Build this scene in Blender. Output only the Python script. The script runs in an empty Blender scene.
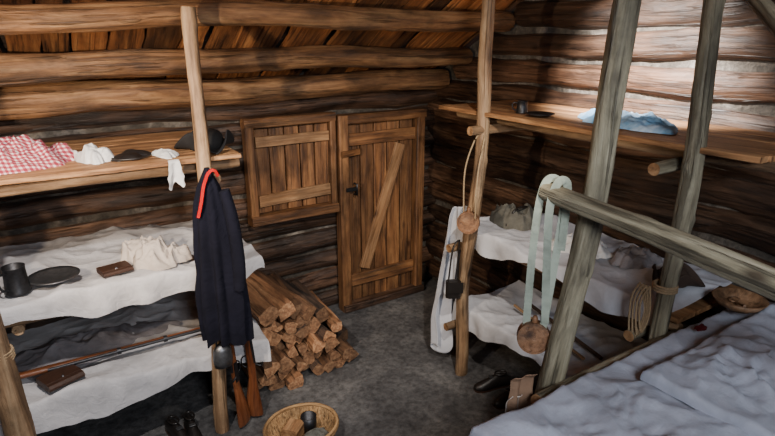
import bpy, math, random
from mathutils import Vector, Matrix, noise
R = random.Random(7)
V = Vector

# ------------------------------------------------------------------ materials
def newmat(name):
    m = bpy.data.materials.new(name); m.use_nodes = True
    nt = m.node_tree; nt.nodes.clear()
    out = nt.nodes.new('ShaderNodeOutputMaterial'); b = nt.nodes.new('ShaderNodeBsdfPrincipled')
    nt.links.new(b.outputs[0], out.inputs[0])
    return m, nt, b
def N(nt, t, **k):
    n = nt.nodes.new(t)
    for a, v in k.items(): setattr(n, a, v)
    return n
def ramp(nt, stops):
    r = N(nt, 'ShaderNodeValToRGB'); cr = r.color_ramp
    while len(cr.elements) < len(stops): cr.elements.new(0.5)
    for e, (p, c) in zip(cr.elements, stops):
        e.position = p; e.color = (*c, 1) if len(c) == 3 else c
    return r
def noisen(nt, vec, scale, det=5, rough=.6, dist=0):
    n = N(nt, 'ShaderNodeTexNoise'); n.inputs['Scale'].default_value = scale
    n.inputs['Detail'].default_value = det; n.inputs['Roughness'].default_value = rough
    n.inputs['Distortion'].default_value = dist
    nt.links.new(vec, n.inputs['Vector']); return n
def mapped(nt, src, sc):
    m = N(nt, 'ShaderNodeMapping'); m.inputs['Scale'].default_value = sc
    nt.links.new(src, m.inputs['Vector']); return m.outputs[0]
def mult(nt, a, b, fac=1.0):
    m = N(nt, 'ShaderNodeMix', data_type='RGBA', blend_type='MULTIPLY')
    m.inputs[0].default_value = fac
    nt.links.new(a, m.inputs[6]); nt.links.new(b, m.inputs[7]); return m.outputs[2]

def wood(name, dark, mid, light, rough=.7, bump=.5, crack=.35, var=.5, fine=16, patch=.42):
    m, nt, b = newmat(name)
    at = N(nt, 'ShaderNodeAttribute', attribute_name='grain').outputs['Vector']
    ti = N(nt, 'ShaderNodeAttribute', attribute_name='tint').outputs['Fac']
    n1 = noisen(nt, mapped(nt, at, (1, 1, .07)), fine*1.7, 9, .68, .5)
    r1 = ramp(nt, [(.32, dark), (.5, mid), (.68, light)])
    nt.links.new(n1.outputs[0], r1.inputs[0])
    n2 = noisen(nt, mapped(nt, at, (1, 1, .45)), 5.5, 6, .65, .3)
    r2 = ramp(nt, [(.36, (patch, patch*.95, patch*.9)), (.58, (1.15, 1.1, 1.05))])
    nt.links.new(n2.outputs[0], r2.inputs[0])
    c = mult(nt, r1.outputs[0], r2.outputs[0])
    n3 = noisen(nt, mapped(nt, at, (1, 1, .03)), 45, 4, .55, .25)
    r3 = ramp(nt, [(.36, (.08, .07, .06)), (.43, (1, 1, 1))])
    nt.links.new(n3.outputs[0], r3.inputs[0])
    c = mult(nt, c, r3.outputs[0], crack)
    vo = N(nt, 'ShaderNodeTexVoronoi'); vo.inputs['Scale'].default_value = 5.5
    nt.links.new(mapped(nt, at, (1, 1, .5)), vo.inputs['Vector'])
    rk = ramp(nt, [(.04, (.15, .10, .07)), (.14, (1, 1, 1))]); nt.links.new(vo.outputs['Distance'], rk.inputs[0])
    c = mult(nt, c, rk.outputs[0], .85)
    rt = ramp(nt, [(0, (1-var, 1-var, 1-var)), (1, (1+var*.5, 1+var*.42, 1+var*.38))])
    nt.links.new(ti, rt.inputs[0])
    c = mult(nt, c, rt.outputs[0])
    nt.links.new(c, b.inputs['Base Color'])
    b.inputs['Roughness'].default_value = rough
    ad = N(nt, 'ShaderNodeMath', operation='MULTIPLY'); nt.links.new(n1.outputs[0], ad.inputs[0]); nt.links.new(r3.outputs[0], ad.inputs[1])
    bp = N(nt, 'ShaderNodeBump'); bp.inputs['Strength'].default_value = bump; bp.inputs['Distance'].default_value = .018
    nt.links.new(ad.outputs[0], bp.inputs['Height']); nt.links.new(bp.outputs[0], b.inputs['Normal'])
    return m

def cloth(name, col, col2=None, rough=.95, stain=.25, sheen=.0, bump=.5):
    m, nt, b = newmat(name)
    at = N(nt, 'ShaderNodeAttribute', attribute_name='grain').outputs['Vector']
    n1 = noisen(nt, at, 5, 6, .65, .4)
    c2 = col2 or tuple(x*(1-stain) for x in col)
    r1 = ramp(nt, [(.36, c2), (.58, col)]); nt.links.new(n1.outputs[0], r1.inputs[0])
    nt.links.new(r1.outputs[0], b.inputs['Base Color'])
    b.inputs['Roughness'].default_value = rough
    b.inputs['Sheen Weight'].default_value = sheen
    b.inputs['Specular IOR Level'].default_value = .15
    n2 = noisen(nt, at, 18, 4, .55, 1.0)
    n3 = noisen(nt, at, 260, 2, .5)
    ad = N(nt, 'ShaderNodeMath', operation='MULTIPLY_ADD'); ad.inputs[1].default_value = .10
    nt.links.new(n3.outputs[0], ad.inputs[0]); nt.links.new(n2.outputs[0], ad.inputs[2])
    bp = N(nt, 'ShaderNodeBump'); bp.inputs['Strength'].default_value = bump; bp.inputs['Distance'].default_value = .014
    nt.links.new(ad.outputs[0], bp.inputs['Height']); nt.links.new(bp.outputs[0], b.inputs['Normal'])
    return m

def plain(name, col, rough=.5, metal=0.0, bump=.15, sc=30):
    m, nt, b = newmat(name)
    at = N(nt, 'ShaderNodeAttribute', attribute_name='grain').outputs['Vector']
    n1 = noisen(nt, at, sc, 4, .6)
    r1 = ramp(nt, [(.3, tuple(x*.6 for x in col)), (.65, col)]); nt.links.new(n1.outputs[0], r1.inputs[0])
    nt.links.new(r1.outputs[0], b.inputs['Base Color'])
    b.inputs['Roughness'].default_value = rough; b.inputs['Metallic'].default_value = metal
    bp = N(nt, 'ShaderNodeBump'); bp.inputs['Strength'].default_value = bump; bp.inputs['Distance'].default_value = .004
    nt.links.new(n1.outputs[0], bp.inputs['Height']); nt.links.new(bp.outputs[0], b.inputs['Normal'])
    return m

M_log = wood('log_wood', (.022, .012, .008), (.082, .043, .025), (.185, .110, .068), .5, 1.0, .5, .55, 12, .32)
M_beam = wood('beam_wood', (.065, .030, .013), (.21, .105, .045), (.37, .22, .105), .6, .9, .5, .25, 13)
M_roof = wood('roof_board_wood', (.08, .027, .010), (.31, .122, .038), (.53, .255, .092), .65, .8, .6, .65, 13)
M_door = wood('door_wood', (.068, .030, .013), (.205, .093, .036), (.34, .175, .072), .55, .6, .5, .4, 14, .45)
M_brace = wood('brace_wood', (.14, .065, .024), (.30, .165, .078), (.45, .275, .14), .6, .4, .3, .2, 15, .7)
M_post = wood('peeled_post_wood', (.11, .06, .03), (.30, .19, .105), (.48, .35, .22), .6, .7, .5, .25, 13, .5)
M_postg = wood('weathered_post_wood', (.07, .058, .038), (.25, .228, .158), (.44, .415, .31), .65, .9, .55, .2, 13, .45)
M_plank = wood('bunk_plank_wood', (.12, .055, .02), (.35, .18, .078), (.54, .33, .16), .65, .5, .4, .35, 15, .6)
M_fire = wood('firewood_side', (.07, .032, .016), (.23, .115, .055), (.40, .23, .12), .75, .9, .5, .65, 16)
M_fireend = wood('firewood_end', (.15, .07, .034), (.35, .185, .095), (.53, .33, .18), .8, .5, .3, .65, 26, .6)
M_bark = wood('bark', (.02, .012, .008), (.08, .045, .028), (.18, .11, .07), .9, 1.0, .6, .4, 22)
M_redwood = wood('musket_stock_wood', (.04, .012, .005), (.13, .042, .016), (.22, .08, .032), .35, .15, .2, .2, 16)
M_sheet = cloth('linen_sheet', (.58, .56, .57), stain=.25, bump=.5)
M_sheet2 = cloth('linen_sheet_cool', (.56, .57, .62), stain=.2, bump=.3)
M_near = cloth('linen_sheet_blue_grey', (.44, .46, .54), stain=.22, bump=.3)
M_beige = cloth('beige_linen', (.56, .48, .42), stain=.25)
M_blanket = cloth('grey_blanket', (.25, .23, .24), stain=.3)
M_lblue = cloth('pale_blue_shirt_cloth', (.16, .34, .55), (.55, .66, .76))
M_white = cloth('white_shirt_cloth', (.70, .69, .68), stain=.12)
M_navy = cloth('navy_wool', (.007, .007, .014), stain=.3)
M_red = cloth('red_wool', (.60, .012, .012), stain=.3)
M_dred = cloth('dark_red_cloth', (.10, .012, .014), stain=.3)
M_black = plain('black_felt', (.012, .011, .012), .8, 0, .3, 60)
M_leather = plain('black_leather', (.015, .012, .011), .4, 0, .3, 60)
M_brleather = plain('brown_leather', (.055, .024, .014), .55, 0, .35, 50)
M_hatbr = plain('brown_felt', (.05, .028, .018), .85, 0, .3, 50)
M_iron = plain('dark_iron', (.05, .05, .055), .45, .8, .2, 60)
M_pewter = plain('pewter', (.20, .20, .21), .4, .85, .15, 40)
M_strap = cloth('canvas_strap', (.38, .42, .34), stain=.35)
M_tan = cloth('tan_wool', (.28, .17, .11), stain=.3)
M_grbag = cloth('grey_canvas_bag', (.15, .145, .125), stain=.45)
M_rope = plain('hemp_rope', (.40, .28, .16), .9, 0, .5, 120)
M_wicker = wood('wicker', (.16, .08, .03), (.42, .25, .11), (.6, .40, .2), .7, .8, .6, .2, 60)
M_canteen = wood('canteen_wood', (.09, .04, .018), (.24, .12, .06), (.35, .2, .11), .5, .3, .3, .2, 18)
M_bowl = wood('bowl_wood', (.10, .05, .025), (.28, .16, .085), (.42, .26, .15), .55, .3, .3, .2, 18)

def gingham():
    m, nt, b = newmat('red_check_cloth')
    at = N(nt, 'ShaderNodeAttribute', attribute_name='grain').outputs['Vector']
    sp = N(nt, 'ShaderNodeSeparateXYZ'); nt.links.new(at, sp.inputs[0])
    outs = []
    for k in (0, 1):
        a = N(nt, 'ShaderNodeMath', operation='MULTIPLY'); a.inputs[1].default_value = 34
        nt.links.new(sp.outputs[k], a.inputs[0])
        f = N(nt, 'ShaderNodeMath', operation='FRACT'); nt.links.new(a.outputs[0], f.inputs[0])
        g = N(nt, 'ShaderNodeMath', operation='GREATER_THAN'); g.inputs[1].default_value = .45
        nt.links.new(f.outputs[0], g.inputs[0]); outs.append(g.outputs[0])
    s = N(nt, 'ShaderNodeMath', operation='ADD'); nt.links.new(outs[0], s.inputs[0]); nt.links.new(outs[1], s.inputs[1])
    h = N(nt, 'ShaderNodeMath', operation='MULTIPLY'); h.inputs[1].default_value = .5; nt.links.new(s.outputs[0], h.inputs[0])
    r = ramp(nt, [(0, (.66, .56, .56)), (.5, (.42, .12, .14)), (1, (.24, .02, .04))])
    nt.links.new(h.outputs[0], r.inputs[0]); nt.links.new(r.outputs[0], b.inputs['Base Color'])
    b.inputs['Roughness'].default_value = .95
    return m
M_check = gingham()

def objmat(name, c1, c2, c3, scale, rough, bump, dist=.02):
    m, nt, b = newmat(name)
    tc = N(nt, 'ShaderNodeTexCoord').outputs['Object']
    n1 = noisen(nt, tc, scale, 8, .65, .3); n2 = noisen(nt, tc, scale*9, 5, .7)
    r1 = ramp(nt, [(.34, c1), (.5, c2), (.66, c3)]); nt.links.new(n1.outputs[0], r1.inputs[0])
    r2 = ramp(nt, [(.38, (.5, .5, .5)), (.6, (1.05, 1.05, 1.05))]); nt.links.new(n2.outputs[0], r2.inputs[0])
    nt.links.new(mult(nt, r1.outputs[0], r2.outputs[0]), b.inputs['Base Color'])
    b.inputs['Roughness'].default_value = rough
    ad = N(nt, 'ShaderNodeMath', operation='MULTIPLY_ADD'); ad.inputs[1].default_value = .4
    nt.links.new(n2.outputs[0], ad.inputs[0]); nt.links.new(n1.outputs[0], ad.inputs[2])
    bp = N(nt, 'ShaderNodeBump'); bp.inputs['Strength'].default_value = bump; bp.inputs['Distance'].default_value = dist
    nt.links.new(ad.outputs[0], bp.inputs['Height']); nt.links.new(bp.outputs[0], b.inputs['Normal'])
    return m
M_floor = objmat('packed_earth_floor', (.050, .048, .050), (.095, .092, .093), (.165, .158, .153), 2.6, .65, .6)
M_clay = objmat('clay_chinking', (.03, .024, .018), (.085, .07, .055), (.22, .19, .16), 4, .95, .8, .03)

# ------------------------------------------------------------------ mesh builder
class MB:
    def __init__(s): s.v=[]; s.f=[]; s.g=[]; s.t=[]; s.m=[]; s.sm=[]; s.mats=[]
    def mi(s, m):
        if m not in s.mats: s.mats.append(m)
        return s.mats.index(m)
    def add(s, vs, fs, gs, mat, tint=None, smooth=True):
        o = len(s.v); k = s.mi(mat); tint = R.random() if tint is None else tint
        s.v += [tuple(x) for x in vs]; s.g += [tuple(x) for x in gs]; s.t += [tint]*len(vs)
        for f in fs: s.f.append([i+o for i in f]); s.m.append(k); s.sm.append(smooth)
    def obj(s, name, parent=None, solid=0):
        me = bpy.data.meshes.new(name); me.from_pydata(s.v, [], s.f)
        for m in s.mats: me.materials.append(m)
        me.polygons.foreach_set('material_index', s.m); me.polygons.foreach_set('use_smooth', s.sm)
        a = me.attributes.new('grain', 'FLOAT_VECTOR', 'POINT')
        a.data.foreach_set('vector', [c for g in s.g for c in g])
        b = me.attributes.new('tint', 'FLOAT', 'POINT'); b.data.foreach_set('value', s.t)
        me.update(); o = bpy.data.objects.new(name, me); bpy.context.scene.collection.objects.link(o)
        if parent: o.parent = parent
        if solid:
            md = o.modifiers.new('thick', 'SOLIDIFY'); md.thickness = solid; md.offset = 0
        return o
def empty(name):
    e = bpy.data.objects.new(name, None); bpy.context.scene.collection.objects.link(e); return e

def frame(T, up):
    T = T.normalized(); up = V(up) if up is not None else (V((0, 0, 1)) if abs(T.z) < .9 else V((1, 0, 0)))
    Nn = (up - T*up.dot(T)).normalized(); return T, Nn, T.cross(Nn)
def sweep(mb, pts, secs, mat, up=None, capmat=None, tint=None, smooth=True, caps=True, gscale=1.0):
    pts = [V(p) for p in pts]; n = len(secs[0]); vs=[]; gs=[]; fs=[]
    off = V((R.uniform(0, 50), R.uniform(0, 50), R.uniform(0, 50))); L = 0
    tint = R.random() if tint is None else tint
    for i, p in enumerate(pts):
        T = pts[min(i+1, len(pts)-1)] - pts[max(i-1, 0)]
        if i: L += (p-pts[i-1]).length
        T, A, B = frame(T, up)
        for (x, y) in secs[i]:
            vs.append(p + B*x + A*y); gs.append(V((x, y, L))*gscale + off)
    for i in range(len(pts)-1):
        for j in range(n):
            k = (j+1) % n
            fs.append((i*n+j, i*n+k, (i+1)*n+k, (i+1)*n+j))
    mb.add(vs, fs, gs, mat, tint, smooth)
    if caps:
        for i, rev in ((0, True), (len(pts)-1, False)):
            cv = [vs[i*n+j] for j in range(n)]; cg = [V((secs[i][j][0], secs[i][j][1], 0)) + off for j in range(n)]
            mb.add(cv, [list(range(n))[::-1] if rev else list(range(n))], cg, capmat or mat, tint, False)
def log(mb, p0, p1, r0, r1=None, mat=None, seg=18, step=.07, wob=.012, rough=.06, capmat=None, kd=1.6, kh=.16, tint=None):
    p0, p1 = V(p0), V(p1); r1 = r1 or r0; L = (p1-p0).length; n = max(3, int(L/step)); sd = R.uniform(0, 100)
    T, A, B = frame(p1-p0, None); pts=[]; secs=[]
    kn = [(R.random(), R.uniform(0, 6.28)) for _ in range(int(L*kd))]
    for i in range(n+1):
        t = i/n; e = min(1, t*4, (1-t)*4)
        ox = noise.noise(V((t*L*.9, sd, 0)))*wob*e*2; oy = noise.noise(V((t*L*.9, sd+9, 5)))*wob*e*2
        p = p0.lerp(p1, t) + A*ox + B*oy
        pts.append(p); r = r0+(r1-r0)*t; sec=[]
        if i == 0 or i == n: r *= .94
        for j in range(seg):
            a = j/seg*2*math.pi
            d = 1+rough*(noise.noise(V((math.cos(a)*1.3+sd, math.sin(a)*1.3, t*L*2.2)))*1.3 + .5*noise.noise(V((math.cos(a)*3+sd, math.sin(a)*3, t*L*7))))
            for (kt, ka) in kn:
                dt = (t-kt)*L/r; da = (a-ka+math.pi) % (2*math.pi)-math.pi
                d += kh*math.exp(-(dt*dt*2.5+da*da*4))
            sec.append((math.cos(a)*r*d, math.sin(a)*r*d))
        secs.append(sec)
    sweep(mb, pts, secs, mat, capmat=capmat, tint=tint)
def plank(mb, p0, p1, w, t, up, mat, step=.12, rough=.004, tint=None, ch=.12, capmat=None):
    p0, p1 = V(p0), V(p1); L = (p1-p0).length; n = max(2, int(L/step)); sd = R.uniform(0, 99); pts=[]; secs=[]
    c = min(w, t)*ch
    for i in range(n+1):
        q = i/n; pts.append(p0.lerp(p1, q))
        a = w/2+rough*noise.noise(V((q*L*3, sd, 0))); b = w/2+rough*noise.noise(V((q*L*3, sd, 7))); h = t/2+rough*.3*noise.noise(V((q*L*3, sd, 3)))
        secs.append([(a, -h+c), (a, h-c), (a-c, h), (-b+c, h), (-b, h-c), (-b, -h+c), (-b+c, -h), (a-c, -h)])
    sweep(mb, pts, secs, mat, up=up, tint=tint, smooth=False, capmat=capmat)
def tube(mb, pts, r, mat, seg=8, up=None, flat=None, tint=.5):
    if flat: sec = [(flat[0]*sx, flat[1]*sy) for sx, sy in ((1, -1), (1, 1), (-1, 1), (-1, -1))]
    else: sec = [(math.cos(j/seg*6.28318)*r, math.sin(j/seg*6.28318)*r) for j in range(seg)]
    sweep(mb, pts, [sec]*len(pts), mat, up=up, tint=tint, smooth=not flat)
def smoothpts(pts, n=6):
    pts = [V(p) for p in pts]; out=[]
    for i in range(len(pts)-1):
        a = pts[max(i-1, 0)]; b = pts[i]; c = pts[i+1]; d = pts[min(i+2, len(pts)-1)]
        for k in range(n):
            t = k/n
            out.append(.5*((2*b)+(c-a)*t+(2*a-5*b+4*c-d)*t*t+(-a+3*b-3*c+d)*t**3))
    out.append(pts[-1]); return out
def revolve(mb, c, prof, mat, axis=(0, 0, 1), seg=32, tint=.5, sx=1, sy=1, rot=0, smooth=True):
    T, A, B = frame(V(axis), (1, 0, 0) if abs(V(axis).normalized().x) < .9 else (0, 0, 1)); c = V(c); vs=[]; gs=[]; fs=[]
    if rot: A, B = A*math.cos(rot)+B*math.sin(rot), B*math.cos(rot)-A*math.sin(rot)
    for (r, z) in prof:
        for j in range(seg):
            a = j/seg*2*math.pi; x = math.cos(a)*r*sx; y = math.sin(a)*r*sy
            vs.append(c+A*x+B*y+T*z); gs.append(V((x, y, z))+c)
    for i in range(len(prof)-1):
        for j in range(seg):
            k = (j+1) % seg; fs.append((i*seg+j, i*seg+k, (i+1)*seg+k, (i+1)*seg+j))
    mb.add(vs, fs, gs, mat, tint, smooth)
def grid(mb, fn, nu, nv, mat, gl=(1, 1), tint=.5):
    vs=[]; gs=[]; fs=[]; o = V((R.uniform(0, 9), R.uniform(0, 9), 0))
    for i in range(nu+1):
        for j in range(nv+1):
            u = i/nu; v = j/nv; vs.append(fn(u, v)); gs.append(V((u*gl[0], v*gl[1], 0))+o)
    for i in range(nu):
        for j in range(nv):
            a = i*(nv+1)+j; fs.append((a, a+1, a+nv+2, a+nv+1))
    mb.add(vs, fs, gs, mat, tint, True)
def crease(x, y, s, sc):
    wx = noise.noise(V((x*sc*.6, y*sc*.6, s)))*.9; wy = noise.noise(V((x*sc*.6, y*sc*.6, s+5)))*.9
    a = 1-abs(noise.noise(V((x*sc+wx, y*sc*.8+wy, s+2))))*2.2
    b = 1-abs(noise.noise(V((x*sc*2.1+wy, y*sc*2.1+wx, s+8))))*2.2
    return max(0, a)**2*.7+max(0, b)**2*.35
def drape(mb, O, Ld, Wd, L, W, z, hf, he, mat, seed, amp=.018, lump=.02, cs=3.2, he0=0, patches=(), zmin=None):
    O = V(O); Ld = V(Ld); Wd = V(Wd); T = L+he+he0; mf = max(hf(k/30) for k in range(31))
    nu = int(T/.014); nv = int((W+mf)/.014)
    def fn(u, v):
        s = u*T-he0; uu = min(1, max(0, s/L)); f = hf(uu)
        hemn = noise.noise(V((s*4, seed, 1)))*.03+noise.noise(V((s*11, seed, 4)))*.012
        t = v*(W+f+hemn)
        ex = max(0, t-W); es = max(0, s-L); e0 = max(0, -s)
        cl = min(max(s, 0), L); ct = min(t, W)
        edge = max(ex, es, e0)
        C = crease(cl, ct, seed, cs)
        zz = z + lump*noise.noise(V((cl*2.2, ct*2.6, seed))) + amp*C*(1 if edge == 0 else max(.0, 1-edge/.05))
        for (ps, pt, ra, rb_, ph) in patches:
            d = ((cl-ps)/ra)**2+((ct-pt)/rb_)**2
            if d < 1: zz += ph*(1-d)**.8*(.35+crease(cl, ct, seed+7, 7)*.9)
        if zmin is not None: zz = max(zz, zmin)
        rnd = .018
        def out(e): return rnd*(1-math.exp(-e/rnd)) if e > 0 else 0
        zz -= max(0, edge-rnd*.6)
        fold = 0
        if ex > 0: fold = (math.sin(s*23+3*noise.noise(V((s*2, seed, 0))))*.5+noise.noise(V((s*9, t*2, seed)))*1.1)*.024*min(1, ex/.10)
        p = O+Ld*(cl+out(es)-out(e0))+Wd*(ct+out(ex)+fold)
        if es > 0: p += Ld*(noise.noise(V((t*9, s*2, seed+3)))*.02*min(1, es/.1))
        p.z = zz; return p
    grid(mb, fn, nu, nv, mat, (T, W+mf))
def heap(mb, c, rx, ry, h, rot, mat, seed, cs=9, amp=.35, nr=26, na=84, edge=.22, pw=2.6):
    c = V(c); vs=[]; gs=[]; fs=[]
    for i in range(nr+1):
        r = (i/nr)
        for j in range(na):
            a = j/na*2*math.pi
            k = 1+edge*noise.noise(V((math.cos(a)*1.4, math.sin(a)*1.4, seed)))*1.8+edge*.5*noise.noise(V((math.cos(a)*4, math.sin(a)*4, seed)))
            x = math.cos(a)*rx*r*k; y = math.sin(a)*ry*r*k
            prof = (1-r**pw)
            zz = h*prof*(.55+.5*noise.noise(V((x*6, y*6, seed+2))))+h*amp*prof**.5*crease(x, y, seed, cs)+.004
            X = x+.012*noise.noise(V((x*14, y*14, seed))); Y = y+.012*noise.noise(V((x*14, y*14, seed+4)))
            vs.append(c+V((X*math.cos(rot)-Y*math.sin(rot), X*math.sin(rot)+Y*math.cos(rot), max(zz, .004) if i < nr else .001)))
            gs.append(V((x*1.3+zz*.5, y*1.3+zz, seed)))
    for i in range(nr):
        for j in range(na):
            k = (j+1) % na; fs.append((i*na+j, i*na+k, (i+1)*na+k, (i+1)*na+j))
    mb.add(vs, fs, gs, mat, .5, True)
def hang(mb, top, wd, w0, w1, drop, mat, seed, out=(0, -1, 0), folds=5, amp=.02, ragged=.05, shift=0, slant=0):
    top = V(top); wd = V(wd).normalized(); out = V(out).normalized()
    def fn(u, v):
        w = w0+(w1-w0)*min(1, v*1.3); w *= 1+.18*noise.noise(V((v*4, seed, 6)))
        s = (u-.5)*w
        d = v*(drop+slant*(u-.5)+ragged*noise.noise(V((u*3, seed, 0)))*2)
        f = math.sin(u*folds*6.28+seed+v*1.2)*amp*(.35+v)+noise.noise(V((u*4, v*3, seed)))*amp*1.4*v
        return top+wd*(s+shift*v)+out*(f+.02*math.sin(min(1, v*12)*math.pi/2))+V((0, 0, -d))
    grid(mb, fn, 80, 80, mat, ((w0+w1)/2, drop))

# ------------------------------------------------------------------ room shell
YB, XR, XL = 4.0, 3.06, -1.35
PITCH = .19
YR = .8; ZR = 2.05+.57*(3.9-YR); YN = -1.3
def roofz(y): return ZR-.57*abs(y-YR)

mb = MB()
mb.add([(-2.2, -1.6, 0), (3.8, -1.6, 0), (3.8, 4.6, 0), (-2.2, 4.6, 0), (-2.2, -1.6, -.2), (3.8, -1.6, -.2), (3.8, 4.6, -.2), (-2.2, 4.6, -.2)],
       [(0, 1, 2, 3), (7, 6, 5, 4), (0, 4, 5, 1), (1, 5, 6, 2), (2, 6, 7, 3), (3, 7, 4, 0)], [(0, 0, 0)]*8, M_floor, smooth=False)
mb.obj('floor')

def clayquad(mb, a, b, c, d):
    mb.add([a, b, c, d], [(0, 1, 2, 3)], [a, b, c, d], M_clay, smooth=False)
mb = MB(); z = .085
while z < 1.95:
    r = R.uniform(.088, .104)
    log(mb, (XL-.3, YB+.10, z), (XR+.3, YB+.10+R.uniform(-.01, .01), z+R.uniform(-.012, .012)), r, r*R.uniform(.9, 1.05), M_log, wob=.016, step=.04, seg=28, rough=.15, kh=.10)
    z += PITCH
clayquad(mb, (XL-.2, YB+.07, -.02), (XR+.2, YB+.07, -.02), (XR+.2, YB+.07, 2.05), (XL-.2, YB+.07, 2.05))
mb.obj('wall_back')
def gable(name, xc, xq, st, seg):
    mb = MB(); z = .15
    while z < ZR-.15:
        r = R.uniform(.086, .106); h = (ZR-z-.08)/.57
        ye = min(4.2, YR+h); ys = max(YN, YR-h)
        if ye-ys > .3: log(mb, (xc, ys, z), (xc+R.uniform(-.012, .012), ye, z+R.uniform(-.02, .02)), r*R.uniform(.92, 1.05), r, M_log, wob=.022, step=st, seg=seg, rough=.17, kh=.12, kd=2)
        z += PITCH
    c = [(xq, YN, -.02), (xq, 4.1, -.02), (xq, 4.1, roofz(4.1)), (xq, YR, ZR), (xq, YN, roofz(YN))]
    mb.add(c, [(0, 1, 2, 3, 4)], c, M_clay, smooth=False)
    mb.obj(name)
gable('wall_right', XR+.10, XR+.066, .04, 28)
gable('wall_left', XL-.10, XL-.07, .15, 16)

mb = MB(); x = XL-.25
while x < XR+.25:
    w = R.uniform(.14, .20); xc = x+w/2; dz = R.uniform(0, .03)
    plank(mb, (xc+R.uniform(-.03, .03), 4.25, roofz(4.25)+dz+.012), (xc+R.uniform(-.03, .03), YR-.04, ZR+dz+.02), w*R.uniform(.80, .98), .024, (R.uniform(-.08, .08), .495, .868), M_roof, step=.12, rough=.03)
    plank(mb, (xc, YR+.04, ZR+dz+.012), (xc, YN, roofz(YN)+dz+.012), w*.97, .022, (0, -.495, .868), M_roof, step=.3)
    x += w
for (ya, yb2) in ((4.4, YR-.02), (YR+.02, YN-.1)):
    a = [(XL-.3, ya, roofz(ya)+.085), (XR+.3, ya, roofz(ya)+.085), (XR+.3, yb2, roofz(yb2)+.085), (XL-.3, yb2, roofz(yb2)+.085)]
    mb.add(a, [(0, 1, 2, 3)], a, M_bark, smooth=False)
mb.obj('ceiling')

for (y, zz, r0, r1, nm) in ((3.885, 1.945, .095, .085, 'roof_purlin'), (3.59, 2.135, .085, .066, 'roof_purlin'), (3.15, 2.392, .062, .068, 'roof_purlin'), (2.72, 2.63, .07, .07, 'roof_purlin'), (YR, ZR-.10, .09, .09, 'ridge_beam')):
    mb = MB(); log(mb, (XL-.05, y, zz), (XR+.02, y, zz), r0, r1, M_beam, wob=.03, step=.04, rough=.15, seg=28, tint=.6); mb.obj(nm)

# ------------------------------------------------------------------ door and shutter
def panel(prefix, x0, x1, z0, z1, boards, y=3.955):
    root = empty(prefix)
    mb = MB(); w = (x1-x0)/boards
    for k in range(boards):
        xc = x0+w*(k+.5)
        plank(mb, (xc, y, z0), (xc, y, z1+R.uniform(-.006, .0)), w-.011, .028, (0, -1, 0), M_door, rough=.006)
    mb.obj('planks', root); return root
d = panel('door_1', 2.14, 2.80, .07, 1.62, 5)
mb = MB()
for zz, h in ((1.50, .10), (.27, .11)):
    plank(mb, (2.135, 3.925, zz), (2.805, 3.925, zz), h, .03, (0, -1, 0), M_door, tint=.7)
plank(mb, (2.29, 3.925, .36), (2.66, 3.925, 1.42), .095, .03, (0, -1, 0), M_brace, tint=.8)
mb.obj('battens', d)
mb = MB()
plank(mb, (2.095, 3.93, .0), (2.095, 3.93, 1.70), .085, .10, (0, -1, 0), M_door, tint=.45)
plank(mb, (2.85, 3.93, .0), (2.85, 3.93, 1.70), .085, .10, (0, -1, 0), M_door, tint=.3)
plank(mb, (2.06, 3.93, 1.665), (2.90, 3.93, 1.665), .075, .10, (0, -1, 0), M_door, tint=.5)
plank(mb, (2.055, 3.92, .035), (2.89, 3.92, .035), .065, .13, (0, -1, 0), M_log, tint=.6)
mb.obj('frame', d)
mb = MB()
plank(mb, (2.06, 3.86, 1.40), (2.24, 3.905, 1.40), .045, .03, (0, -1, 0), M_door, tint=.6)
tube(mb, [(2.19, 3.90, 1.14), (2.19, 3.86, 1.14), (2.19, 3.86, 1.05), (2.19, 3.90, 1.05)], .009, M_iron)
plank(mb, (2.10, 3.875, 1.10), (2.19, 3.875, 1.10), .03, .02, (0, -1, 0), M_iron, tint=.5)
mb.obj('latch', d)

s = panel('window_1', 1.37, 1.985, 1.01, 1.65, 5)
mb = MB()
plank(mb, (1.38, 3.925, 1.555), (1.975, 3.925, 1.555), .075, .03, (0, -1, 0), M_brace, tint=.45)
plank(mb, (1.38, 3.925, 1.105), (1.975, 3.925, 1.125), .09, .03, (0, -1, 0), M_brace, tint=.35)
mb.obj('battens', s)
mb = MB()
plank(mb, (1.335, 3.935, .94), (1.335, 3.935, 1.71), .065, .09, (0, -1, 0), M_door, tint=.25)
plank(mb, (2.005, 3.935, .94), (2.005, 3.935, 1.71), .05, .09, (0, -1, 0), M_door, tint=.3)
plank(mb, (1.30, 3.935, 1.695), (2.03, 3.935, 1.695), .07, .09, (0, -1, 0), M_door, tint=.35)
plank(mb, (1.30, 3.925, .965), (2.03, 3.925, .965), .075, .11, (0, -1, 0), M_door, tint=.3)
mb.obj('frame', s)

# ------------------------------------------------------------------ bunks
lb = empty('left_wall_bunk')
mb = MB()
log(mb, (.70, 2.95, 0), (.755, 2.95, 2.43), .042, .034, M_post, wob=.02, rough=.16, step=.03, kd=3, kh=.22)
mb.obj('post_1', lb)
mb = MB(); log(mb, (-.26, 2.82, 0), (-.34, 2.93, 2.5), .060, .05, M_post, wob=.02, rough=.12, kd=3, tint=.1); mb.obj('post_2', lb)
mb = MB()
for zz, xe in ((.44, .97), (.98, .97), (1.635, .97)):
    rr = .03
    log(mb, (XL+.02, 3.06, zz-.015), (xe, 3.06, zz-.015), rr, rr, M_post, wob=.01)
    log(mb, (XL+.02, 3.9, zz-.015), (xe, 3.9, zz-.015), rr, rr, M_post, wob=.01)
    for xx in (-1.1, -.2, .80):
        log(mb, (xx, 2.92 if zz > 1.5 else 3.04, zz-.06), (xx, 3.96, zz-.06), .03, .03, M_post, wob=.006)
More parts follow.
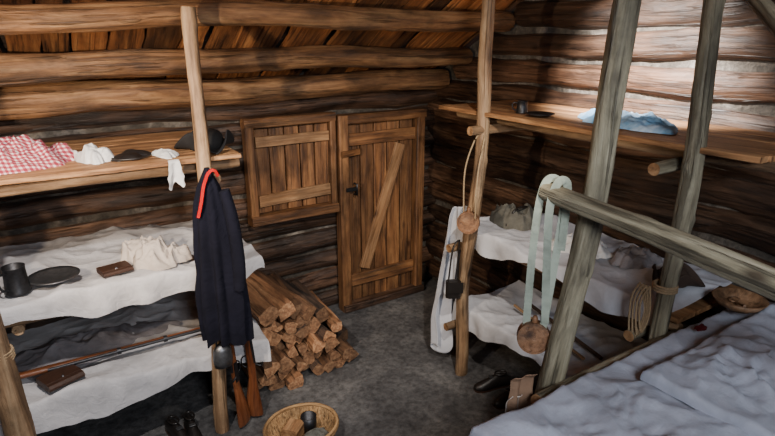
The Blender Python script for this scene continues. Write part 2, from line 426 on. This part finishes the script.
for (zz) in (.46, 1.0):
    for k in range(6):
        plank(mb, (XL+.03, 3.07+.15*k, zz+.03), (.96, 3.07+.15*k, zz+.03), .145, .022, (0, 0, 1), M_plank)
for k in range(6):
    plank(mb, (XL+.03, 3.035+.16*k, 1.672+R.uniform(-.003, .003)), (.97+R.uniform(-.03, .01), 3.035+.16*k, 1.675), .152, .026, (0, 0, 1), M_plank, rough=.012, tint=.8)
mb.obj('frame', lb)
mb = MB()
def hf1(u): return .12+.03*math.sin(u*9)+.06*max(0, 1-abs(u-.62)*5)-.03*u
drape(mb, (XL+.05, 3.93, 0), (1, 0, 0), (0, -1, 0), 2.33, .935, 1.055, hf1, .06, M_sheet, 3.0, amp=.032, lump=.05, cs=3.0, zmin=1.045)
mb.obj('mid_sheet', lb)
mb = MB()
def hf2(u): return .17+.05*math.sin(u*12+1)-.03*u
drape(mb, (XL+.05, 3.93, 0), (1, 0, 0), (0, -1, 0), 2.33, .935, .515, hf2, .08, M_sheet, 9.0, amp=.03, lump=.04, cs=3.0, zmin=.505)
mb.obj('low_sheet', lb)

rb = empty('right_wall_bunk')
XF = 2.42
mb = MB(); log(mb, (2.32, 2.63, 0), (2.33, 2.55, 2.70), .045, .038, M_post, wob=.024, rough=.16, step=.03, kd=3, kh=.22, tint=.3); mb.obj('post_1', rb)
mb = MB(); log(mb, (2.31, 1.27, 0), (2.33, 1.25, 3.40), .040, .037, M_postg, wob=.024, rough=.14, step=.03, kd=3, kh=.22, tint=.3); mb.obj('post_2', rb)
mb = MB()
for zz, ya in ((.40, 2.80), (.99, 2.80), (1.80, 2.96)):
    ye = 1.22 if zz < 1.5 else .98
    log(mb, (XF+(.05 if zz > 1.5 else 0), ya-.02, zz), (XF+(.05 if zz > 1.5 else 0), ye, zz), .026, .026, M_post, wob=.01)
    log(mb, (2.98, ya, zz), (2.98, ye, zz), .03, .03, M_post, wob=.01)
    for yy in (2.56 if zz > 1.5 else 2.72, 1.36):
        log(mb, (2.24, yy, zz-.05), (3.0, yy, zz-.05), .030, .030, M_postg if yy < 2 else M_post, wob=.006, capmat=M_brace)
    for k in range(4):
        plank(mb, (XF+.04+.155*k, ya, zz+.045), (XF+.04+.155*k, ye, zz+.045), .148, .024, (0, 0, 1), M_plank)
plank(mb, (2.375, 2.98, 1.845), (2.375, .99, 1.845), .10, .026, (0, 0, 1), M_plank, tint=.7, rough=.012)
mb.obj('frame', rb)
mb = MB()
drape(mb, (3.0, 2.78, 0), (0, -1, 0), (-1, 0, 0), 1.52, .63, 1.07, lambda u: .10+.04*math.sin(u*10), .0, M_sheet2, 5.0, amp=.026, lump=.04, cs=3.2, zmin=1.052)
mb.obj('mid_sheet', rb)
mb = MB()
drape(mb, (3.0, 2.78, 0), (0, -1, 0), (-1, 0, 0), 1.52, .63, .475, lambda u: .12+.05*math.sin(u*8+1), .0, M_sheet2, 6.0, amp=.026, lump=.03, cs=3.2, zmin=.462)
mb.obj('low_sheet', rb)

nb = empty('near_bunk')
mb = MB(); log(mb, (1.54, 1.285, 0), (1.89, 1.285, 3.4), .052, .040, M_postg, wob=.018, rough=.12, step=.03, seg=26, kd=2.5, kh=.18, tint=.55); mb.obj('post_1', nb)
mb = MB(); log(mb, (1.625, 1.41, 1.735), (1.68, -.30, 1.545), .038, .042, M_postg, wob=.012, rough=.12, step=.03, seg=26, kd=2.5, capmat=M_brace, tint=.6); mb.obj('rail', nb)
mb = MB(); log(mb, (1.67, -.34, 0), (1.67, -.34, 2.3), .05, .045, M_postg); mb.obj('post_2', nb)
mb = MB(); log(mb, (1.0, -.05, 0), (1.0, -.05, 2.0), .05, .045, M_postg); mb.obj('post_3', nb)
mb = MB(); log(mb, (2.36, 1.36, 2.62), (.98, -.06, 1.86), .026, .026, M_postg); mb.obj('brace', nb)
mb = MB()
log(mb, (1.47, 1.215, .955), (2.42, 1.215, .955), .042, .038, M_postg, wob=.008, capmat=M_brace)
log(mb, (1.15, -.3, .93), (1.15, 1.17, .93), .036, .036, M_post); log(mb, (2.95, -.3, .93), (2.95, 1.19, .93), .036, .036, M_post)
for (xx, yy) in ((1.15, 1.10), (2.0, -.25), (2.93, 1.10)): log(mb, (xx, yy, 0), (xx, yy, .9), .04, .04, M_post)
for k in range(12):
    plank(mb, (1.17+.157*k, -.32, .985), (1.17+.157*k, 1.15, .985), .15, .024, (0, 0, 1), M_plank)
mb.obj('frame', nb)
mb = MB()
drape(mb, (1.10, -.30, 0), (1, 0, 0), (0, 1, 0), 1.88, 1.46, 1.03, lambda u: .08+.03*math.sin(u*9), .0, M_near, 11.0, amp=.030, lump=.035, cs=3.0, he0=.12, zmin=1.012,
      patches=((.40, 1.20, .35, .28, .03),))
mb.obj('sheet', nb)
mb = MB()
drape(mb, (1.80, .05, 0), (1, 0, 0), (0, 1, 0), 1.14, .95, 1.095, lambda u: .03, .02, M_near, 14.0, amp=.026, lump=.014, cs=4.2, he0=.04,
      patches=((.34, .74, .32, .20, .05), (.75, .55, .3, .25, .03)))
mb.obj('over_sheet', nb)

# ------------------------------------------------------------------ firewood
mb = MB()
def splitlog(mb, p0, p1, w, rot, kind):
    p0, p1 = V(p0), V(p1); L = (p1-p0).length; n = 9; sd = R.uniform(0, 99); pts=[]; secs=[]
    if kind == 0: base = [(0, -.5), (.28, -.2), (.5, .25), (.35, .45), (0, .55), (-.35, .45), (-.5, .25), (-.28, -.2)]
    elif kind == 1: base = [(-.5, -.4), (0, -.45), (.5, -.38), (.52, 0), (.42, .38), (0, .45), (-.42, .36), (-.5, 0)]
    else: base = [(-.5, -.3), (0, -.35), (.5, -.3), (.42, .1), (.25, .38), (0, .48), (-.25, .38), (-.42, .1)]
    for i in range(n+1):
        t = i/n; pts.append(p0.lerp(p1, t)+V((noise.noise(V((t*2, sd, 0))), 0, noise.noise(V((t*2, sd, 4)))))*.012); sec=[]
        for k, (x, y) in enumerate(base):
            q = w*(1+.14*noise.noise(V((k*1.7, t*3, sd))))
            sec.append(((x*math.cos(rot)-y*math.sin(rot))*q, (x*math.sin(rot)+y*math.cos(rot))*q))
        secs.append(sec)
    sweep(mb, pts, secs, M_fire if R.random() < .8 else M_bark, capmat=M_fireend, smooth=False)
for row in range(7):
    zc = .05+row*.075; xmax = 1.72-row*.065; x = 1.00+R.uniform(0, .02)
    if row == 6: xmax = 1.30
    while x < xmax:
        w = R.uniform(.075, .13); yf = 3.15+R.uniform(-.09, .09)+row*.008
        sk = R.uniform(-.06, .06)
        splitlog(mb, (x+w/2, yf, zc+R.uniform(-.012, .012)), (x+w/2+sk, yf+.60+R.uniform(-.04, .05), zc+R.uniform(-.004, .02)), w, R.uniform(0, 6.28), R.choice((0, 0, 1, 2)))
        x += w*.93
for (a, b, w) in (((1.10, 3.10, .60), (1.02, 3.78, .66), .13), ((1.23, 3.14, .57), (1.15, 3.84, .62), .12), ((1.42, 3.20, .48), (1.24, 3.86, .57), .11), ((1.54, 3.24, .41), (1.42, 3.88, .48), .11), ((1.72, 3.28, .16), (1.60, 3.9, .36), .11), ((1.62, 3.18, .32), (1.70, 3.84, .28), .08)):
    splitlog(mb, a, b, w, R.uniform(0, 6), 1)
mb.obj('firewood_pile')

# ------------------------------------------------------------------ small objects
def shoe(mb, p, ang, L=.27, k=1.0):
    P = V(p); f = V((math.cos(ang), math.sin(ang), 0))
    prof = [(0, .028, .05), (.04, .034, .078), (.10, .034, .088), (.14, .036, .075), (.18, .042, .058), (.23, .042, .042), (.262, .030, .030), (.272, .012, .018)]
    pts=[]; secs=[]
    for (d, w, h) in prof:
        pts.append(P+f*(d*L/.272)+V((0, 0, .012)))
        secs.append([(math.cos(a)*w, max(0, math.sin(a))*h*k) for a in [math.pi*2*j/16 for j in range(16)]])
    sweep(mb, pts, secs, M_leather, up=(0, 0, 1))
    sp = [[(-w*1.05, -.0), (w*1.05, 0), (w*1.05, .012), (-w*1.05, .012)] for (_, w, _) in prof]
    sweep(mb, [q-V((0, 0, .012)) for q in pts], sp, M_brleather, up=(0, 0, 1), smooth=False)
    sd = f.cross(V((0, 0, 1)))
    ring = [P+f*(.075+.042*math.cos(a/16*6.2832))+sd*(.026*math.sin(a/16*6.2832))+V((0, 0, .012+.088*k)) for a in range(17)]
    tube(mb, ring, .006, M_leather)
    plank(mb, P+f*.150+V((0, 0, .010+.075*k))-sd*.018, P+f*.150+V((0, 0, .010+.075*k))+sd*.018, .026, .005, (0, 0, 1), M_pewter, step=.02)
mb = MB(); shoe(mb, (.43, 3.14, .001), -1.35); shoe(mb, (.54, 3.13, .001), -1.6); mb.obj('black_buckle_shoes')
mb = MB(); shoe(mb, (2.52, 2.35, .001), 2.9); shoe(mb, (2.52, 2.22, .001), 3.2); mb.obj('black_buckle_shoes')

def tricorn(name, c, r, mat, rot=0):
    mb = MB(); c = V(c)
    revolve(mb, c, [(r*.56, 0), (r*.56, r*.25), (r*.53, r*.48), (r*.42, r*.62), (r*.22, r*.69), (.001, r*.71)], mat)
    def fn(u, v):
        a = u*2*math.pi; k = (.5-.5*math.cos(3*a)); k = k**.7
        rr = r*(.54+v*(.68-.46*k)); z = r*(v*.66*k*v**.3+.02)
        return c+V((math.cos(a+rot)*rr, math.sin(a+rot)*rr, z))
    grid(mb, fn, 72, 10, mat); return mb.obj(name, solid=.006)
tricorn('tricorn_hat', (.84, 3.17, 1.692), .155, M_black, .5)
tricorn('brown_felt_hat', (2.62, 1.40, 1.11), .12, M_hatbr, 1.1)

def mug(name, c, r, h, mat, ha=0.0):
    mb = MB(); c = V(c)
    revolve(mb, c, [(.001, .002), (r*.98, .002), (r*1.06, .0), (r*1.08, h*.06), (r, h*.12), (r*.93, h*.6), (r*.88, h*.94), (r*.93, h*.97), (r*.92, h), (r*.84, h*.99), (r*.82, h*.3), (.001, h*.08)], mat)
    d = V((math.cos(ha), math.sin(ha), 0))
    tube(mb, smoothpts([c+d*r*.88+V((0, 0, h*.82)), c+d*r*1.5+V((0, 0, h*.86)), c+d*r*1.75+V((0, 0, h*.6)), c+d*r*1.45+V((0, 0, h*.3)), c+d*r*.94+V((0, 0, h*.22))]), r*.12, mat)
    return mb.obj(name)
mug('pewter_mug', (-.17, 3.12, 1.085), .055, .14, M_iron, 3.9)
mug('tin_cup', (2.50, 2.40, 1.858), .034, .07, M_iron, 2.5)
mb = MB(); revolve(mb, (-.01, 3.17, 1.105), [(.001, 0), (.08, 0), (.095, .008), (.122, .013), (.122, .017), (.094, .013), (.078, .005), (.001, .004)], M_pewter); mb.obj('pewter_plate')
mb = MB(); revolve(mb, (2.46, 2.22, 1.863), [(.001, 0), (.05, 0), (.062, .008), (.08, .013), (.08, .017), (.06, .012), (.001, .005)], M_iron); mb.obj('iron_dish')
def book(name, c, w, l, h, rot, mat):
    mb = MB(); c = V(c); f = V((math.cos(rot), math.sin(rot), 0))
    plank(mb, c-f*l/2+V((0, 0, h/2)), c+f*l/2+V((0, 0, h/2)), w, h, (0, 0, 1), mat, step=.03, rough=.004, ch=.35)
    s_ = V((-f.y, f.x, 0)); plank(mb, c+s_*w*.10-f*l*.5+V((0, 0, h+.002)), c+s_*w*.10+f*l*.5+V((0, 0, h+.002)), w*.75, .006, (0, 0, 1), mat, step=.03)
    revolve(mb, c+V((0, 0, h+.005))+s_*w*-.2, [(.001, .006), (.006, .005), (.008, 0)], M_pewter, seg=12)
    return mb.obj(name)
book('leather_wallet', (.27, 3.10, 1.10), .12, .15, .022, .2, M_brleather)
book('leather_cartridge_pouch', (-.07, 3.08, .56), .15, .18, .035, .4, M_brleather)
mb = MB(); heap(mb, (.41, 3.14, 1.688), .085, .05, .035, .2, M_leather, 2.8, cs=5, amp=.2, edge=.1); heap(mb, (.47, 3.22, 1.688), .08, .05, .04, -.3, M_leather, 3.8, cs=5, amp=.2, edge=.1)
tube(mb, smoothpts([(.34, 3.12, 1.70), (.38, 3.08, 1.697), (.46, 3.07, 1.697), (.53, 3.13, 1.70)]), .006, M_leather); mb.obj('black_leather_pouch')

mb = MB(); heap(mb, (-.06, 3.24, 1.686), .25, .15, .13, .05, M_check, 2.2, cs=9, amp=.6); mb.obj('red_check_cloth')
mb = MB(); heap(mb, (.26, 3.20, 1.688), .075, .15, .085, .3, M_white, 4.1, cs=10, amp=.5); mb.obj('white_shirt')
mb = MB()
heap(mb, (.60, 3.13, 1.688), .06, .12, .035, .2, M_white, 7.7, cs=10)
hang(mb, (.60, 2.95, 1.695), (1, 0, 0), .05, .08, .13, M_white, 1.2, folds=1, amp=.008, ragged=.02)
mb.obj('linen_cloth')
mb = MB(); heap(mb, (.52, 3.16, 1.085), .17, .13, .14, -.2, M_beige, 5.3, cs=11, amp=.55); heap(mb, (.43, 3.28, 1.085), .13, .10, .13, .4, M_beige, 6.3, cs=11, amp=.55); mb.obj('crumpled_linen_shirt')
mb = MB(); heap(mb, (.05, 3.42, .525), .52, .17, .085, .12, M_blanket, 8.3, cs=5, amp=.5, na=120); mb.obj('grey_wool_blanket')
mb = MB(); heap(mb, (2.60, 1.76, 1.86), .15, .32, .06, 0, M_lblue, 3.7, cs=10, amp=.7); mb.obj('pale_blue_shirt')
mb = MB(); heap(mb, (2.68, 2.58, 1.08), .13, .19, .12, 0, M_grbag, 3.9, cs=8, amp=.6, edge=.10, pw=6)
tube(mb, smoothpts([(2.56, 2.52, 1.10), (2.60, 2.50, 1.20), (2.70, 2.50, 1.215), (2.80, 2.52, 1.16)]), .008, M_leather); mb.obj('canvas_knapsack')
mb = MB(); heap(mb, (2.66, 2.02, 1.09), .15, .20, .07, .2, M_white, 6.9, cs=11, amp=.6); mb.obj('linen_shirt')
mb = MB(); heap(mb, (2.76, 1.72, 1.09), .16, .11, .07, .2, M_blanket, 2.9, cs=9, amp=.6); mb.obj('grey_stockings')
mb = MB(); heap(mb, (2.36, 1.10, 1.065), .04, .025, .014, .2, M_dred, 1.9, cs=10, amp=.5); mb.obj('red_neckerchief')
e = empty('wooden_bowl')
mb = MB(); revolve(mb, (2.64, 1.09, 1.095), [(.001, .0), (.06, 0), (.09, .018), (.115, .05), (.108, .052), (.085, .024), (.05, .010), (.001, .008)], M_bowl); mb.obj('bowl', e)
mb = MB(); tube(mb, smoothpts([(2.56, 1.03, 1.15), (2.62, 1.08, 1.125), (2.66, 1.12, 1.115)]), .006, M_bowl); revolve(mb, (2.66, 1.12, 1.11), [(.001, 0), (.018, .004), (.022, .012), (.018, .010), (.001, .005)], M_bowl, sx=1.4, seg=16); mb.obj('spoon', e)

def canteen(name, c, r, t, axis, straps, strapmat, sw):
    e = empty(name); mb = MB(); ax = V(axis).normalized()
    revolve(mb, V(c)-ax*t/2, [(.001, .006), (r*.86, .006), (r*.88, 0), (r, 0), (r*1.02, t*.3), (r*.99, t*.5), (r*1.02, t*.7), (r, t), (r*.88, t), (r*.86, t-.006), (.001, t-.006)], M_canteen, axis=axis, seg=40, smooth=False)
    revolve(mb, V(c)+V((0, 0, r*.98)), [(.012, 0), (.012, .02), (.008, .03), (.001, .03)], M_canteen, seg=12)
    mb.obj('body', e); mb = MB()
    for pts in straps:
        P = smoothpts(pts, 8)
        if sw > .01: tube(mb, P, 0, strapmat, up=axis, flat=(sw/2, .0015))
        else: tube(mb, P, sw, strapmat)
    mb.obj('strap', e)
vd = (-.76, -.6, .25)
def sh(L, d): return [tuple(V(p)+V(d)) for p in L]
DS = (.018, -.042, 0)
canteen('wooden_canteen', tuple(V((1.585, 1.425, 1.125))+V(DS)), .066, .055, (-.70, -.70, .12),
        [sh([(1.57, 1.455, 1.16), (1.575, 1.46, 1.45), (1.583, 1.455, 1.68), (1.60, 1.44, 1.778), (1.64, 1.42, 1.775), (1.665, 1.405, 1.70), (1.64, 1.40, 1.45), (1.60, 1.395, 1.16)], DS)], M_strap, .030)
mb = MB(); tube(mb, smoothpts(sh([(1.60, 1.385, 1.20), (1.585, 1.392, 1.45), (1.575, 1.395, 1.68), (1.60, 1.39, 1.778), (1.645, 1.385, 1.775), (1.66, 1.388, 1.68), (1.655, 1.388, 1.50)], DS), 8), 0, M_strap, up=vd, flat=(.015, .0015)); mb.obj('canvas_strap')
canteen('wooden_canteen', (2.235, 2.53, 1.18), .07, .05, (-.75, -.62, .1),
        [[(2.245, 2.59, 1.22), (2.25, 2.60, 1.5), (2.30, 2.57, 1.70), (2.33, 2.53, 1.72), (2.30, 2.50, 1.68), (2.24, 2.47, 1.5), (2.235, 2.47, 1.22)]], M_rope, .005)
mb = MB()
for k in range(4):
    o = k*.016
    tube(mb, smoothpts([(2.25, 1.30+o, 1.22), (2.245, 1.33+o, 1.12), (2.25, 1.31+o, .98-.02*k), (2.255, 1.285+o*.5, 1.08), (2.25, 1.30+o, 1.22)]), .005, M_rope)
for k in range(3): tube(mb, [(2.318+.050*math.cos(a/10*6.283), 1.268+.050*math.sin(a/10*6.283), 1.20+k*.012) for a in range(11)], .006, M_rope)
mb.obj('rope_coil')
mb = MB()
for k in range(4): tube(mb, [(-.292+.066*math.cos(a/12*6.283), 2.862+.066*math.sin(a/12*6.283), .88+k*.013) for a in range(13)], .007, M_rope)
mb.obj('rope_lashing')

mb = MB(); hang(mb, (2.41, 2.79, 1.19), (1, -.3, 0), .17, .26, .95, M_sheet2, 4.4, out=(-.3, 1, 0), folds=2.6, amp=.040, ragged=.14, shift=-.05, slant=-.5); mb.obj('hanging_linen_sheet', solid=.003)
mb = MB(); plank(mb, (2.225, 2.64, .62), (2.225, 2.64, .74), .10, .05, (-.5, -.85, 0), M_leather, step=.02, ch=.3)
plank(mb, (2.215, 2.605, .665), (2.215, 2.605, .742), .105, .008, (-.5, -.85, 0), M_leather, step=.02)
tube(mb, smoothpts([(2.18, 2.64, .72), (2.21, 2.64, .97), (2.26, 2.64, 1.02), (2.26, 2.64, .97), (2.26, 2.64, .72)]), .006, M_leather); mb.obj('black_cartridge_pouch')
mb = MB(); hang(mb, (1.47, 1.285, 1.04), (1, -.2, 0), .09, .12, .34, M_tan, 2.4, out=(0, 1, 0), folds=1.5, amp=.015, ragged=.04)
hang(mb, (1.44, 1.30, .95), (1, -.2, 0), .06, .09, .40, M_beige, 5.4, out=(0, 1, 0), folds=1.2, amp=.012, ragged=.04); mb.obj('tan_wool_waistcoat', solid=.003)

# coat
e = empty('navy_wool_coat'); mb = MB()
cx, cy = .735, 2.835
def wid(z):
    K = [(1.66, .012), (1.62, .03), (1.56, .055), (1.48, .074), (1.35, .090), (1.1, .106), (.9, .118), (.66, .118)]
    for (a, wa), (b, wb) in zip(K, K[1:]):
        if z >= b: t = (a-z)/(a-b); return wa+(wb-wa)*t
    return K[-1][1]
def coat(u, v):
    z = 1.66-v*1.0; a = u*2*math.pi; w = wid(z); fo = min(1, v*1.5)
    f = 1+.20*fo*math.sin(a*7+v*2)+.10*fo*math.sin(a*11+1+v*2.5)+.12*noise.noise(V((math.cos(a)*2, math.sin(a)*2, v*6)))
    sh_ = .03*(v-.2) if v > .2 else 0
    hem = .045*noise.noise(V((math.cos(a)*2, math.sin(a)*2, 9)))*v
    return V((cx+sh_+math.cos(a)*w*f, cy+math.sin(a)*min(.052, w)*f, z+hem-.02*math.cos(a)*v))
grid(mb, coat, 120, 70, M_navy, (.6, 1)); mb.obj('body', e)
mb = MB()
pts = smoothpts([(.80, 2.80, 1.54), (.825, 2.782, 1.38), (.84, 2.785, 1.15), (.835, 2.80, .98)]); n = len(pts)
sweep(mb, pts, [[(math.cos(j/14*6.283)*(.034+.008*i/n)*(1+.1*math.sin(j*2+i*.4)), math.sin(j/14*6.283)*(.03+.008*i/n)) for j in range(14)] for i in range(n)], M_navy)
mb.obj('sleeve', e); mb = MB()
tube(mb, smoothpts([(.775, 2.79, 1.62), (.755, 2.775, 1.655), (.725, 2.775, 1.645), (.695, 2.775, 1.58), (.675, 2.775, 1.50), (.655, 2.785, 1.42)]), 0, M_red, up=(0, -1, 0), flat=(.007, .004))
mb.obj('red_collar', e)
mb = MB()
revolve(mb, (.72, 2.845, .50), [(.001, 0), (.05, .005), (.056, .05), (.05, .11), (.03, .14), (.001, .145)], M_pewter, sy=.75)
tube(mb, smoothpts([(.69, 2.85, .63), (.71, 2.86, .73), (.73, 2.86, .63)]), .005, M_leather)
mb.obj('tin_canteen')

def musket(name, butt, muzzle, up):
    b, m = V(butt), V(muzzle); d = (m-b).normalized(); L = (m-b).length; mb = MB(); T, A, B = frame(d, up)
    prof = [(0, .055, .02, 0), (.03, .058, .022, 0), (.12, .048, .020, .008), (.22, .033, .018, .018), (.30, .024, .017, .028), (.38, .026, .019, .03), (.50, .022, .017, .03), (.9, .016, .014, .032), (L*.92, .012, .012, .034)]
    pts=[]; secs=[]
    for (s_, h, w, o) in prof:
        pts.append(b+d*s_+A*o); secs.append([(math.cos(j/12*6.283)*w, math.sin(j/12*6.283)*h) for j in range(12)])
    sweep(mb, pts, secs, M_redwood, up=up)
    tube(mb, [b+d*.40+A*.052, b+d*L+A*.048], .0095, M_iron, seg=12)
    plank(mb, b+d*.33+A*.035+B*.018, b+d*.46+A*.035+B*.018, .028, .006, tuple(B), M_iron, step=.03)
    tube(mb, smoothpts([b+d*.37+A*.05+B*.022, b+d*.36+A*.085+B*.022, b+d*.385+A*.095+B*.022]), .006, M_iron)
    tube(mb, smoothpts([b+d*.36+A*.008, b+d*.38-A*.025, b+d*.43-A*.02, b+d*.45+A*.01]), .004, M_iron)
    for s_ in (.75, 1.0): tube(mb, [b+d*s_+A*.042-d*.01, b+d*s_+A*.042+d*.01], .019, M_iron, seg=12)
    return mb.obj(name)
musket('flintlock_musket', (.91, 2.96, .02), (.80, 2.905, 1.36), (.8, -.6, 0))
musket('flintlock_musket', (.83, 2.92, .02), (.78, 2.905, 1.36), (-.8, -.6, 0))
musket('flintlock_musket', (-.52, 3.22, .585), (.80, 3.18, .60), (0, -1, .2))
mb = MB(); tube(mb, [(2.62, 2.45, .53), (2.47, 1.75, .53)], .010, M_post); tube(mb, [(2.72, 2.4, .53), (2.56, 1.7, .53)], .012, M_bark); mb.obj('wooden_ramrods')

e = empty('oval_basket'); mb = MB(); bc = V((1.07, 2.60, 0))
revolve(mb, bc, [(.001, .004), (.14, .0), (.16, .02), (.18, .07), (.193, .11), (.183, .11), (.168, .068), (.145, .02), (.001, .012)], M_wicker, sx=1.15, seg=56)
tube(mb, [(bc + V((math.cos(a/40*6.2832)*.188*1.15, math.sin(a/40*6.2832)*.188, .11))) for a in range(41)], .011, M_wicker)
for k in range(36):
    a = k/36*6.2832; tube(mb, [bc+V((math.cos(a)*.165*1.15, math.sin(a)*.165, .02)), bc+V((math.cos(a)*.196*1.15, math.sin(a)*.196, .105))], .005, M_wicker, seg=6)
for k in range(5): tube(mb, [(bc + V((math.cos(a/40*6.2832)*(.168+.0065*k)*1.15, math.sin(a/40*6.2832)*(.168+.0065*k), .025+.017*k))) for a in range(41)], .005, M_wicker, seg=6)
mb.obj('basket', e)
mb = MB(); plank(mb, bc+V((-.08, .0, .06)), bc+V((.0, .07, .06)), .10, .09, (0, 0, 1), M_brace, step=.05, tint=.9); mb.obj('wooden_box', e)
mb = MB(); revolve(mb, bc+V((.07, .05, .014)), [(.001, 0), (.045, 0), (.048, .10), (.042, .10), (.04, .01), (.001, .01)], M_iron, seg=24); mb.obj('iron_cup', e)
mb = MB(); heap(mb, bc+V((.07, -.06, .014)), .09, .07, .08, 0, M_grbag, 3, cs=10); heap(mb, bc+V((-.10, -.06, .014)), .06, .05, .07, 0, M_blanket, 5, cs=10); mb.obj('rags', e)

# ------------------------------------------------------------------ lights
def lamp(kind, name, loc, tgt, energy, col, **k):
    l = bpy.data.lights.new(name, kind); l.energy = energy; l.color = col
    for a, v in k.items(): setattr(l, a, v)
    o = bpy.data.objects.new(name, l); o.location = loc
    o.rotation_euler = (V(tgt)-V(loc)).to_track_quat('-Z', 'Y').to_euler()
    bpy.context.scene.collection.objects.link(o); return o
lamp('SPOT', 'warm_uplight', (-.55, 1.7, 2.0), (1.3, 3.4, 2.35), 190, (1, .80, .58), spot_size=1.9, spot_blend=.5, shadow_soft_size=.03)
lamp('SPOT', 'bunk_spotlight', (-.05, 1.75, 2.6), (.35, 3.3, .9), 180, (1, .93, .86), spot_size=1.6, spot_blend=.7, shadow_soft_size=.03)
lamp('SPOT', 'shelf_spotlight', (2.15, 2.0, 2.85), (3.0, 2.0, 2.12), 1000, (1, .96, .92), spot_size=1.1, spot_blend=1.0, shadow_soft_size=.03)
lamp('SPOT', 'door_spotlight', (1.2, .9, 2.75), (2.0, 3.5, .6), 240, (1, .91, .80), spot_size=1.05, spot_blend=.8, shadow_soft_size=.03)
lamp('AREA', 'daylight_opening', (.3, -.85, 2.65), (1.9, 1.4, 1.0), 75, (.86, .92, 1), shape='RECTANGLE', size=.7, size_y=.5)
w = bpy.data.worlds.new('world'); bpy.context.scene.world = w; w.use_nodes = True
w.node_tree.nodes['Background'].inputs[0].default_value = (.60, .72, 1, 1); w.node_tree.nodes['Background'].inputs[1].default_value = .12

# ------------------------------------------------------------------ camera
cd = bpy.data.cameras.new('camera'); cam = bpy.data.objects.new('camera', cd); bpy.context.scene.collection.objects.link(cam)
cd.sensor_width = 36; cd.lens = 560/775*36; cd.clip_start = .02
th = math.radians(18.1); az = math.radians(32.8)
cam.location = (0, 0, 2.3)
cam.rotation_euler = V((math.sin(az)*math.cos(th), math.cos(az)*math.cos(th), -math.sin(th))).to_track_quat('-Z', 'Y').to_euler()
bpy.context.scene.camera = cam
